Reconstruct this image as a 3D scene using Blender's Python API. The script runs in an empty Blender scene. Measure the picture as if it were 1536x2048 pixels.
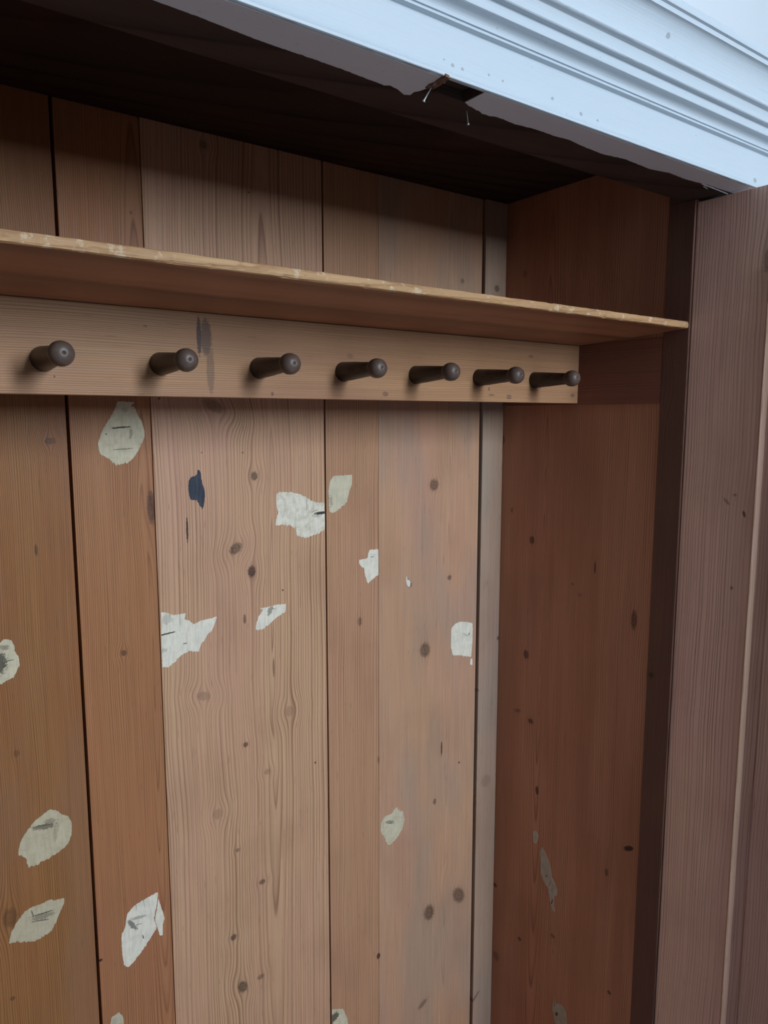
import bpy, bmesh, math, random
from mathutils import Vector, Matrix, noise as mnoise
from mathutils.geometry import delaunay_2d_cdt
R = math.radians
sc = bpy.context.scene
col = sc.collection
ZO = 1.74            # eye height above the floor

# ---------------------------------------------------------------- camera
cam_d = bpy.data.cameras.new('camera')
cam_d.sensor_fit = 'HORIZONTAL'
cam_d.sensor_width = 36.0
cam_d.lens = 36.0 * 1457.03 / 1536.0
cam_d.clip_start = 0.01
cam = bpy.data.objects.new('camera', cam_d)
col.objects.link(cam)
yaw, pitch = 0.6287, -0.1291
fwd = Vector((math.sin(yaw) * math.cos(pitch), math.cos(yaw) * math.cos(pitch), math.sin(pitch)))
cam.location = (-1.2397, -1.2346, ZO)
cam.rotation_euler = fwd.to_track_quat('-Z', 'Y').to_euler()
sc.camera = cam

# ---------------------------------------------------------------- world, lamps, exposure
w = bpy.data.worlds.new('world'); sc.world = w; w.use_nodes = True
w.node_tree.nodes['Background'].inputs[0].default_value = (0.62, 0.78, 1.0, 1)
w.node_tree.nodes['Background'].inputs[1].default_value = 0.6
sc.view_settings.view_transform = 'Standard'
sc.view_settings.look = 'None'
sc.view_settings.gamma = 1.0
sc.view_settings.exposure = 0.0
sc.view_settings.use_curve_mapping = False
try:
    sc.cycles.max_bounces = 5
    sc.cycles.diffuse_bounces = 4
except Exception:
    pass
WIN = dict(x0=-0.36, x1=0.16, z0=1.96, z1=3.32, y=-3.9)     # the opening in the wall behind the photographer
ld = bpy.data.lights.new('window_daylight', 'AREA')
ld.shape = 'RECTANGLE'
ld.size = WIN['x1'] - WIN['x0']; ld.size_y = WIN['z1'] - WIN['z0']
ld.energy = 112
ld.color = (0.80, 0.90, 1.0)
lo = bpy.data.objects.new('window_daylight', ld)
lo.location = ((WIN['x0'] + WIN['x1']) / 2, WIN['y'] + 0.02, (WIN['z0'] + WIN['z1']) / 2)
lo.rotation_euler = (R(90), 0, 0)      # shines towards +Y
col.objects.link(lo)

# ---------------------------------------------------------------- helpers
def link_mesh(name, verts, faces, mat, parent=None, smooth=False, label=None, mats=None, fmat=None):
    me = bpy.data.meshes.new(name)
    me.from_pydata([tuple(v) for v in verts], [], faces)
    me.update()
    for m in (mats or [mat]): me.materials.append(m)
    if fmat:
        for p, i in zip(me.polygons, fmat): p.material_index = i
    if smooth:
        for p in me.polygons: p.use_smooth = True
    o = bpy.data.objects.new(name, me)
    col.objects.link(o)
    if parent is not None:
        o.parent = parent
        o.matrix_parent_inverse = WINV
    if label: o['label'] = label
    return o

def from_bm(name, bm, mat, parent=None, smooth=False, label=None):
    bmesh.ops.recalc_face_normals(bm, faces=bm.faces)
    me = bpy.data.meshes.new(name); bm.to_mesh(me); bm.free()
    me.materials.append(mat)
    if smooth:
        for p in me.polygons: p.use_smooth = True
    o = bpy.data.objects.new(name, me); col.objects.link(o)
    if parent is not None:
        o.parent = parent
        o.matrix_parent_inverse = WINV
    if label: o['label'] = label
    return o

def box_bm(bm, x0, x1, y0, y1, z0, z1, bev=0.0):
    """box in eye-level heights (z=0 is the camera height)"""
    r = bmesh.ops.create_cube(bm, size=1.0)
    vs = r['verts']
    for v in vs:
        v.co = Vector((x0 + (v.co.x + .5) * (x1 - x0), y0 + (v.co.y + .5) * (y1 - y0), ZO + z0 + (v.co.z + .5) * (z1 - z0)))
    if bev > 0:
        es = set(e for v in vs for e in v.link_edges)
        bmesh.ops.bevel(bm, geom=list(es), offset=bev, segments=2, affect='EDGES', profile=.6)

def box(name, x0, x1, y0, y1, z0, z1, mat, parent=None, bev=0.0012, label=None):
    bm = bmesh.new(); box_bm(bm, x0, x1, y0, y1, z0, z1, bev)
    return from_bm(name, bm, mat, parent, label=label)

def struct(name, boxes, mat):
    bm = bmesh.new()
    for b in boxes: box_bm(bm, *b)
    o = from_bm(name, bm, mat); o['kind'] = 'structure'
    return o

# ---------------------------------------------------------------- node helpers
def N(nt, typ, **kw):
    n = nt.nodes.new(typ)
    for k, v in kw.items():
        if k.startswith('i_'): n.inputs[int(k[2:])].default_value = v
        else: setattr(n, k, v)
    return n

def mth(nt, op, a, b=None, c=None, clamp=False):
    n = nt.nodes.new('ShaderNodeMath'); n.operation = op; n.use_clamp = clamp
    for i, x in enumerate((a, b, c)):
        if x is None: continue
        if hasattr(x, 'is_output'): nt.links.new(x, n.inputs[i])
        else: n.inputs[i].default_value = x
    return n.outputs[0]

def comb(nt, x, y, z=0.0):
    n = nt.nodes.new('ShaderNodeCombineXYZ')
    for i, q in enumerate((x, y, z)):
        if hasattr(q, 'is_output'): nt.links.new(q, n.inputs[i])
        else: n.inputs[i].default_value = q
    return n.outputs[0]

def noi(nt, vec, scale=1.0, detail=2.0, rough=.5, dim='3D'):
    n = nt.nodes.new('ShaderNodeTexNoise'); n.noise_dimensions = dim
    n.inputs['Scale'].default_value = scale; n.inputs['Detail'].default_value = detail
    n.inputs['Roughness'].default_value = rough
    nt.links.new(vec, n.inputs['Vector'])
    return n.outputs['Fac']

def mix(nt, fac, a, b, blend='MIX'):
    n = nt.nodes.new('ShaderNodeMix'); n.data_type = 'RGBA'; n.blend_type = blend
    if hasattr(fac, 'is_output'): nt.links.new(fac, n.inputs[0])
    else: n.inputs[0].default_value = fac
    for i, x in ((6, a), (7, b)):
        if hasattr(x, 'is_output'): nt.links.new(x, n.inputs[i])
        else: n.inputs[i].default_value = (*x, 1)
    return n.outputs[2]

def sstep(nt, x, a, b, t0=0.0, t1=1.0):
    n = nt.nodes.new('ShaderNodeMapRange'); n.interpolation_type = 'SMOOTHSTEP'
    nt.links.new(x, n.inputs[0])
    for i, q in enumerate((a, b, t0, t1)): n.inputs[i + 1].default_value = q
    return n.outputs[0]

def make_mark_group(full, turned):
    """a knot (full: with rings, a halo and grain pushed aside) or a plain dark mark, added to a running total"""
    g = bpy.data.node_groups.new('knot' if full else 'mark', 'ShaderNodeTree')
    socks = [('Acc', 'NodeSocketVector'), ('P', 'NodeSocketVector'), ('C', 'NodeSocketVector'), ('Inv', 'NodeSocketVector'), ('Angle', 'NodeSocketFloat'), ('Dark', 'NodeSocketFloat'), ('Push', 'NodeSocketFloat'), ('Rough', 'NodeSocketFloat')]
    for nm, ty in socks:
        g.interface.new_socket(nm, in_out='INPUT', socket_type=ty)
    g.interface.new_socket('Acc', in_out='OUTPUT', socket_type='NodeSocketVector')
    i = g.nodes.new('NodeGroupInput'); o = g.nodes.new('NodeGroupOutput')
    acc = g.nodes.new('ShaderNodeSeparateXYZ'); g.links.new(i.outputs['Acc'], acc.inputs[0])
    # the running total enters here too, so that the marks are worked out one after another
    ch = g.nodes.new('ShaderNodeVectorMath'); ch.operation = 'MULTIPLY_ADD'; ch.inputs[1].default_value = (0, 0, 0)
    g.links.new(i.outputs['Acc'], ch.inputs[0]); g.links.new(i.outputs['P'], ch.inputs[2])
    sub = g.nodes.new('ShaderNodeVectorMath'); sub.operation = 'SUBTRACT'
    g.links.new(ch.outputs[0], sub.inputs[0]); g.links.new(i.outputs['C'], sub.inputs[1])
    v = sub.outputs[0]
    if turned:
        rot = g.nodes.new('ShaderNodeVectorRotate'); rot.rotation_type = 'Z_AXIS'
        g.links.new(v, rot.inputs['Vector']); g.links.new(i.outputs['Angle'], rot.inputs['Angle']); v = rot.outputs[0]
    dv = g.nodes.new('ShaderNodeVectorMath'); dv.operation = 'MULTIPLY'
    g.links.new(v, dv.inputs[0]); g.links.new(i.outputs['Inv'], dv.inputs[1])
    ln = g.nodes.new('ShaderNodeVectorMath'); ln.operation = 'LENGTH'
    g.links.new(dv.outputs[0], ln.inputs[0])
    dn = mth(g, 'MULTIPLY_ADD', acc.outputs[2], i.outputs['Rough'], ln.outputs['Value'])
    m = sstep(g, dn, 0.75, 1.2, 1, 0)
    if full:
        # dark core with faint rings, and a soft halo
        rings = mth(g, 'MULTIPLY_ADD', mth(g, 'SINE', mth(g, 'MULTIPLY', dn, 14)), .12, .88)
        halo = mth(g, 'DIVIDE', .26, mth(g, 'MULTIPLY_ADD', dn, mth(g, 'MULTIPLY', dn, dn), .6))
        m = mth(g, 'MAXIMUM', mth(g, 'MULTIPLY', m, rings), mth(g, 'MINIMUM', halo, .25))
    mask = mth(g, 'MAXIMUM', mth(g, 'MULTIPLY', m, i.outputs['Dark']), acc.outputs[1])
    shift = acc.outputs[0]
    if full:
        sx = g.nodes.new('ShaderNodeSeparateXYZ'); g.links.new(sub.outputs[0], sx.inputs[0])
        dd = ln.outputs['Value']
        q = mth(g, 'EXPONENT', mth(g, 'MULTIPLY', mth(g, 'MULTIPLY', dd, dd), -.14))
        shift = mth(g, 'MULTIPLY_ADD', mth(g, 'MULTIPLY', q, sx.outputs[0]), i.outputs['Push'], shift)
    g.links.new(comb(g, shift, mask, acc.outputs[2]), o.inputs['Acc'])
    return g
KG = {(f, t): make_mark_group(f, t) for f in (False, True) for t in (False, True)}

def knots_chain(nt, P, marks, rough=.7):
    """marks: (u, w, ru, rw, angle, dark, push) -> total grain shift, max mask"""
    acc = comb(nt, 0.0, 0.0, mth(nt, 'SUBTRACT', noi(nt, P, 260, 2), .5))
    for (u, ww, ru, rw, an, dk, ps) in marks:
        full = ps > .45 and max(ru, rw) > .0035
        n = nt.nodes.new('ShaderNodeGroup'); n.node_tree = KG[(full, an != 0)]
        nt.links.new(acc, n.inputs['Acc'])
        nt.links.new(P, n.inputs['P'])
        n.inputs['C'].default_value = (u, ww, 0); n.inputs['Inv'].default_value = (1 / max(ru, .0005), 1 / max(rw, .0005), 0)
        n.inputs['Angle'].default_value = R(an); n.inputs['Dark'].default_value = dk; n.inputs['Push'].default_value = -.85 * ps
        n.inputs['Rough'].default_value = rough
        acc = n.outputs['Acc']
    s = nt.nodes.new('ShaderNodeSeparateXYZ'); nt.links.new(acc, s.inputs[0])
    return s.outputs[0], s.outputs[1]

def pine(name, early, late, across='X', along='Z', xc=0.0, d=0.03, tilt=0.02, spacing=0.0035, knots=(), rough=.5,
         seed=0.0, strength=1.0, blotch=(.5, .3, .2), bl_amt=.35, grey=0.0, spec=.25, wob=.010, bump=.25, wear=0.0, knotcol=(.035, .018, .016), chips=0.0, pinkish=.55):
    m = bpy.data.materials.new(name); m.use_nodes = True
    nt = m.node_tree; bs = nt.nodes['Principled BSDF']
    tc = nt.nodes.new('ShaderNodeTexCoord')
    s = nt.nodes.new('ShaderNodeSeparateXYZ'); nt.links.new(tc.outputs['Object'], s.inputs[0])
    ax = dict(X=s.outputs[0], Y=s.outputs[1], Z=s.outputs[2])
    th = [a for a in 'XYZ' if a not in (across, along)][0]
    u, ww, t = ax[across], ax[along], ax[th]
    P = comb(nt, u, ww, 0.0)
    Pt = comb(nt, u, ww, t)
    def sn(fu, fw, detail=2, off=0.0, ft=None):
        return noi(nt, comb(nt, mth(nt, 'MULTIPLY_ADD', u, fu, seed * 3.1 + off), mth(nt, 'MULTIPLY_ADD', ww, fw, seed * 1.7 + off), mth(nt, 'MULTIPLY', t, ft if ft is not None else fu)), 1.0, detail)
    g = u
    mk = None
    if knots:
        sh, mk = knots_chain(nt, P, knots)
        g = mth(nt, 'ADD', u, sh)
    wb = mth(nt, 'MULTIPLY', mth(nt, 'SUBTRACT', sn(3, 2.2, 1), .5), wob * 2)
    wb2 = mth(nt, 'MULTIPLY', mth(nt, 'SUBTRACT', sn(12, 9, 2, 5), .5), wob * .22)
    a = mth(nt, 'SUBTRACT', mth(nt, 'ADD', g, mth(nt, 'ADD', wb, wb2)), xc)
    b = mth(nt, 'ADD', mth(nt, 'MULTIPLY_ADD', mth(nt, 'SUBTRACT', ww, ZO), tilt, d), t)
    Rr = mth(nt, 'SQRT', mth(nt, 'ADD', mth(nt, 'MULTIPLY', a, a), mth(nt, 'MULTIPLY', b, b)))
    var = noi(nt, comb(nt, mth(nt, 'MULTIPLY_ADD', Rr, 30, seed), 0.3, 0), 1.0, 2)
    ph = mth(nt, 'ADD', mth(nt, 'DIVIDE', Rr, spacing), mth(nt, 'MULTIPLY', var, 5.0))
    fr = mth(nt, 'FRACT', ph)
    cr = nt.nodes.new('ShaderNodeValToRGB'); nt.links.new(fr, cr.inputs[0])
    e = cr.color_ramp; e.elements[0].position = 0.0; e.elements[0].color = (.12, .12, .12, 1)
    e.elements[1].position = 1.0; e.elements[1].color = (.12, .12, .12, 1)
    for p_, v_ in ((.18, 0.0), (.5, .08), (.8, .55), (.9, 1.0), (.96, .7)):
        q = e.elements.new(p_); q.color = (v_, v_, v_, 1)
    prof = cr.outputs[0]
    mod = mth(nt, 'MULTIPLY_ADD', sn(25, 3, 2, 9), 1.1, .1, clamp=True)
    # each ring has its own depth of tone
    ringtone = noi(nt, comb(nt, mth(nt, 'MULTIPLY', mth(nt, 'FLOOR', ph), 7.31), seed, 0), 1.0, 0)
    lf = mth(nt, 'MULTIPLY', mth(nt, 'MULTIPLY', prof, mod), mth(nt, 'MULTIPLY', mth(nt, 'MULTIPLY_ADD', ringtone, 1.6, .15, clamp=True), strength * 1.45), clamp=True)
    c = mix(nt, lf, early, late)
    # broad tone: reddish / pale bands that follow the growth, then blotches
    broad = sstep(nt, sn(14, 1.2, 3, 2), .35, .68)
    c = mix(nt, mth(nt, 'MULTIPLY', broad, bl_amt), c, blotch)
    blot = sstep(nt, sn(7, 5, 4, 7), .45, .72)
    c = mix(nt, mth(nt, 'MULTIPLY', blot, .30), c, mix(nt, .5, c, (.20, .10, .055)))
    pink = sstep(nt, sn(5, 1.6, 3, 31), .40, .66)
    vp = nt.nodes.new('ShaderNodeVectorMath'); vp.operation = 'MULTIPLY'; nt.links.new(c, vp.inputs[0]); vp.inputs[1].default_value = (.99, .945, 1.07)
    c = mix(nt, mth(nt, 'MULTIPLY', pink, pinkish), c, vp.outputs[0])
    if grey > 0:
        gy = sstep(nt, sn(9, 2.5, 3, 21), .42, .66)
        c = mix(nt, mth(nt, 'MULTIPLY', gy, grey), c, (.30, .27, .23))
    fib = sn(650, 9, 2, 3)
    fib2 = sn(190, 4, 2, 4)
    k = mth(nt, 'ADD', mth(nt, 'MULTIPLY_ADD', fib, .30, .85), mth(nt, 'MULTIPLY_ADD', fib2, .30, -.15))
    vv = nt.nodes.new('ShaderNodeVectorMath'); vv.operation = 'SCALE'
    nt.links.new(c, vv.inputs[0]); nt.links.new(k, vv.inputs['Scale'])
    c = vv.outputs[0]
    # short dark pores
    pore = sstep(nt, sn(420, 26, 1, 13), .70, .78)
    c = mix(nt, mth(nt, 'MULTIPLY', pore, .35), c, (.10, .055, .035))
    if wear > 0:
        we = sstep(nt, noi(nt, Pt, 55, 5, .65), .56, .64)
        c = mix(nt, mth(nt, 'MULTIPLY', we, wear), c, (.58, .44, .30))
    if mk is not None:
        c = mix(nt, mth(nt, 'MINIMUM', mk, 1.0), c, knotcol)
    nt.links.new(c, bs.inputs['Base Color'])
    rg = mth(nt, 'MULTIPLY_ADD', fib2, .25, rough - .12)
    nt.links.new(rg, bs.inputs['Roughness'])
    bs.inputs['Specular IOR Level'].default_value = spec
    bp = nt.nodes.new('ShaderNodeBump'); bp.inputs['Strength'].default_value = bump; bp.inputs['Distance'].default_value = .0012
    h = mth(nt, 'ADD', mth(nt, 'MULTIPLY', lf, .6), mth(nt, 'MULTIPLY', fib, .5))
    nt.links.new(h, bp.inputs['Height']); nt.links.new(bp.outputs[0], bs.inputs['Normal'])
    return m

def flat(name, c, rough=.6, spec=.3, metal=0.0, mott=.1, scale=30, bump=0.0):
    m = bpy.data.materials.new(name); m.use_nodes = True
    nt = m.node_tree; bs = nt.nodes['Principled BSDF']
    tc = nt.nodes.new('ShaderNodeTexCoord')
    f = noi(nt, tc.outputs['Object'], scale, 4)
    nt.links.new(mix(nt, mth(nt, 'MULTIPLY', f, mott), c, tuple(q * .45 for q in c)), bs.inputs['Base Color'])
    bs.inputs['Roughness'].default_value = rough; bs.inputs['Specular IOR Level'].default_value = spec
    bs.inputs['Metallic'].default_value = metal
    if bump:
        bp = nt.nodes.new('ShaderNodeBump'); bp.inputs['Strength'].default_value = bump; bp.inputs['Distance'].default_value = .002
        nt.links.new(f, bp.inputs['Height']); nt.links.new(bp.outputs[0], bs.inputs['Normal'])
    return m

def paint(name, c, c2, marks=(), along='Z', across='X', grey=(.20, .20, .17), streak=.22, rough=.6):
    """brushed filler paint on a wall board: streaked, with marks of the knots and cracks below"""
    m = bpy.data.materials.new(name); m.use_nodes = True
    nt = m.node_tree; bs = nt.nodes['Principled BSDF']
    tc = nt.nodes.new('ShaderNodeTexCoord')
    s = nt.nodes.new('ShaderNodeSeparateXYZ'); nt.links.new(tc.outputs['Object'], s.inputs[0])
    ax = dict(X=s.outputs[0], Y=s.outputs[1], Z=s.outputs[2])
    u, ww = ax[across], ax[along]
    st = noi(nt, comb(nt, mth(nt, 'MULTIPLY', u, 260), mth(nt, 'MULTIPLY', ww, 28), 0), 1.0, 3)
    mo = noi(nt, comb(nt, mth(nt, 'MULTIPLY', u, 60), mth(nt, 'MULTIPLY', ww, 60), 2), 1.0, 5, .65)
    col_ = mix(nt, mth(nt, 'MULTIPLY', sstep(nt, st, .42, .70), streak), c, grey)
    col_ = mix(nt, mth(nt, 'MULTIPLY', sstep(nt, mo, .40, .68), .6), col_, c2)
    P = comb(nt, u, ww, 0.0)
    if marks:
        _, mk = knots_chain(nt, P, [(a, b, r1, r2, an, dk, 0) for a, b, r1, r2, an, dk in marks], rough=1.6)
        col_ = mix(nt, mk, col_, (.05, .045, .035))
    nt.links.new(col_, bs.inputs['Base Color'])
    bs.inputs['Roughness'].default_value = rough; bs.inputs['Specular IOR Level'].default_value = .25
    bp = nt.nodes.new('ShaderNodeBump'); bp.inputs['Strength'].default_value = .5; bp.inputs['Distance'].default_value = .0008
    nt.links.new(mth(nt, 'ADD', st, mo), bp.inputs['Height']); nt.links.new(bp.outputs[0], bs.inputs['Normal'])
    return m

# traced outlines and marks in metres on their own boards
BACK_PATCH={
 'cream_top':[(-0.8826,0.0265),(-0.8607,0.0258),(-0.8540,0.0244),(-0.8620,0.0190),(-0.8544,0.0162),(-0.8501,0.0027),(-0.8446,-0.0051),(-0.8404,-0.0208),(-0.8404,-0.0325),(-0.8452,-0.0423),(-0.8526,-0.0558),(-0.8620,-0.0693),(-0.8719,-0.0748),(-0.8893,-0.0790),(-0.8947,-0.0730),(-0.9019,-0.0660),(-0.9128,-0.0609),(-0.9160,-0.0513),(-0.9169,-0.0408),(-0.9132,-0.0324),(-0.9070,-0.0173),(-0.8990,-0.0059),(-0.8909,0.0074),(-0.8858,0.0169)],
 'blue':[(-0.7495,-0.0910),(-0.7450,-0.0950),(-0.7429,-0.1130),(-0.7381,-0.1286),(-0.7378,-0.1389),(-0.7395,-0.1516),(-0.7433,-0.1630),(-0.7495,-0.1509),(-0.7572,-0.1440),(-0.7651,-0.1435),(-0.7678,-0.1268),(-0.7666,-0.1105),(-0.7624,-0.1037),(-0.7558,-0.1028),(-0.7511,-0.0998)],
 'blocky':[(-0.5951,-0.1437),(-0.5882,-0.1410),(-0.5629,-0.1431),(-0.5458,-0.1473),(-0.5314,-0.1540),(-0.5198,-0.1618),(-0.5080,-0.1665),(-0.4900,-0.1677),(-0.4895,-0.1841),(-0.4881,-0.1920),(-0.4892,-0.2221),(-0.5029,-0.2288),(-0.5179,-0.2313),(-0.5342,-0.2355),(-0.5530,-0.2279),(-0.5549,-0.2136),(-0.5655,-0.2076),(-0.5838,-0.2034),(-0.5978,-0.2047),(-0.5976,-0.1922),(-0.5918,-0.1814),(-0.5957,-0.1686),(-0.5961,-0.1561)],
 'shield':[(-0.4666,-0.1162),(-0.4403,-0.1155),(-0.4226,-0.1157),(-0.4231,-0.1356),(-0.4295,-0.1485),(-0.4344,-0.1695),(-0.4424,-0.1769),(-0.4565,-0.1852),(-0.4689,-0.1909),(-0.4781,-0.1862),(-0.4786,-0.1665),(-0.4792,-0.1456),(-0.4751,-0.1262)],
 'wing':[(-0.8255,-0.3380),(-0.8151,-0.3405),(-0.8031,-0.3469),(-0.7807,-0.3469),(-0.7838,-0.3581),(-0.7749,-0.3617),(-0.7661,-0.3701),(-0.7549,-0.3656),(-0.7324,-0.3639),(-0.7219,-0.3619),(-0.7251,-0.3715),(-0.7312,-0.3852),(-0.7409,-0.3927),(-0.7468,-0.4027),(-0.7545,-0.4086),(-0.7590,-0.4225),(-0.7787,-0.4168),(-0.7934,-0.4230),(-0.8027,-0.4320),(-0.8172,-0.4399),(-0.8268,-0.4379),(-0.8265,-0.3863)],
 'fish':[(-0.6360,-0.3606),(-0.6195,-0.3613),(-0.6027,-0.3591),(-0.5793,-0.3607),(-0.5807,-0.3761),(-0.6033,-0.3852),(-0.6140,-0.3941),(-0.6308,-0.4028),(-0.6452,-0.4018),(-0.6438,-0.3890),(-0.6373,-0.3748),(-0.6289,-0.3646)],
 'tooth':[(-0.3797,-0.2751),(-0.3557,-0.2767),(-0.3550,-0.3298),(-0.3689,-0.3371),(-0.3842,-0.3469),(-0.3917,-0.3251),(-0.3938,-0.3122),(-0.4013,-0.3077),(-0.4065,-0.2999),(-0.4054,-0.2937),(-0.3851,-0.2925),(-0.3829,-0.2828)],
 'thumb':[(-0.1249,-0.4730),(-0.0955,-0.4790),(-0.0826,-0.4842),(-0.0822,-0.5288),(-0.0855,-0.5657),(-0.1208,-0.5556),(-0.1433,-0.5501),(-0.1502,-0.5305),(-0.1496,-0.4860),(-0.1393,-0.4766)],
 'thumb_drip':[(-0.0868,-0.5696),(-0.0813,-0.5707),(-0.0810,-0.5875),(-0.0892,-0.5837)],
 'fleck':[(-0.2817,-0.3438),(-0.2699,-0.3596),(-0.2722,-0.3707),(-0.2781,-0.3670),(-0.2828,-0.3560)],
 'leaf':[(-0.3085,-0.8725),(-0.2971,-0.8865),(-0.2899,-0.8875),(-0.2845,-0.9115),(-0.2904,-0.9318),(-0.3067,-0.9483),(-0.3292,-0.9595),(-0.3372,-0.9455),(-0.3420,-0.9301),(-0.3514,-0.9185),(-0.3514,-0.8994),(-0.3420,-0.8850),(-0.3197,-0.8844)],
 'foot':[(-0.4907,-1.2842),(-0.4547,-1.3004),(-0.4443,-1.3269),(-0.4400,-1.3548),(-0.4493,-1.3837),(-0.4852,-1.3722),(-0.4907,-1.3328)],
 'oval':[(-1.0222,-0.6395),(-1.0098,-0.6473),(-1.0063,-0.6536),(-0.9950,-0.6604),(-0.9899,-0.6755),(-0.9913,-0.6959),(-0.9975,-0.7086),(-1.0084,-0.7165),(-1.0268,-0.7230),(-1.0422,-0.7260),(-1.0473,-0.7284),(-1.0592,-0.7282),(-1.0612,-0.7201),(-1.0613,-0.7107),(-1.0730,-0.7026),(-1.0717,-0.6901),(-1.0666,-0.6762),(-1.0573,-0.6637),(-1.0455,-0.6519),(-1.0326,-0.6447)],
 'eye':[(-1.0084,-0.8036),(-1.0096,-0.8137),(-1.0168,-0.8258),(-1.0229,-0.8414),(-1.0313,-0.8529),(-1.0419,-0.8572),(-1.0573,-0.8607),(-1.0721,-0.8555),(-1.0865,-0.8481),(-1.0957,-0.8483),(-1.0915,-0.8303),(-1.0821,-0.8154),(-1.0690,-0.8019),(-1.0563,-0.7985),(-1.0437,-0.7993),(-1.0308,-0.7965),(-1.0246,-0.8014)],
 'shell':[(-0.8507,-0.8575),(-0.8535,-0.8785),(-0.8582,-0.8974),(-0.8605,-0.9075),(-0.8572,-0.9202),(-0.8569,-0.9287),(-0.8650,-0.9377),(-0.8758,-0.9509),(-0.8864,-0.9613),(-0.8970,-0.9716),(-0.9086,-0.9799),(-0.9170,-0.9731),(-0.9190,-0.9488),(-0.9191,-0.9241),(-0.9186,-0.9121),(-0.9120,-0.9014),(-0.9079,-0.8787),(-0.8988,-0.8690),(-0.8873,-0.8643),(-0.8720,-0.8611)],
 'shell_tail':[(-0.8507,-0.8714),(-0.8451,-0.8947),(-0.8406,-0.9134),(-0.8450,-0.9256),(-0.8451,-0.9452),(-0.8516,-0.9437),(-0.8552,-0.9266),(-0.8586,-0.9084),(-0.8555,-0.8944)],
 'crumb':[(-0.9296,-1.0584),(-0.9227,-1.0718),(-0.9228,-1.0872),(-0.9290,-1.1008),(-0.9421,-1.0908),(-0.9457,-1.0749),(-0.9433,-1.0623)],
 'edge':[(-1.0779,-0.3464),(-1.0733,-0.3418),(-1.0681,-0.3422),(-1.0621,-0.3461),(-1.0595,-0.3515),(-1.0574,-0.3580),(-1.0591,-0.3610),(-1.0565,-0.3670),(-1.0530,-0.3739),(-1.0528,-0.3862),(-1.0562,-0.3939),(-1.0590,-0.4000),(-1.0622,-0.4054),(-1.0691,-0.4067),(-1.0730,-0.4081),(-1.0790,-0.4123),(-1.0848,-0.4127),(-1.0955,-0.4021),(-1.0993,-0.3739),(-1.0924,-0.3535)],
}
SIDE_PATCH={
 'small':[(-0.1326,-0.9746),(-0.1427,-0.9711),(-0.1496,-0.9785),(-0.1484,-0.9900),(-0.1438,-1.0019),(-0.1353,-1.0033),(-0.1331,-0.9880)],
 'long':[(-0.1605,-1.0022),(-0.1707,-1.0099),(-0.1793,-1.0216),(-0.1898,-1.0403),(-0.1921,-1.0593),(-0.2022,-1.0712),(-0.2099,-1.0830),(-0.2104,-1.0962),(-0.2019,-1.1037),(-0.2018,-1.1227),(-0.2073,-1.1398),(-0.2002,-1.1427),(-0.1932,-1.1305),(-0.1867,-1.1097),(-0.1846,-1.0959),(-0.1735,-1.0858),(-0.1667,-1.0800),(-0.1595,-1.0674),(-0.1587,-1.0433),(-0.1560,-1.0174)],
 'low':[(-0.2119,-1.3584),(-0.2170,-1.3683),(-0.2262,-1.3617),(-0.2347,-1.3604),(-0.2426,-1.3654),(-0.2483,-1.3727),(-0.2516,-1.3964),(-0.2512,-1.4243),(-0.2402,-1.4597),(-0.2280,-1.4486),(-0.2190,-1.4205),(-0.2138,-1.4080),(-0.2085,-1.3948),(-0.2081,-1.3746)],
}
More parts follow.
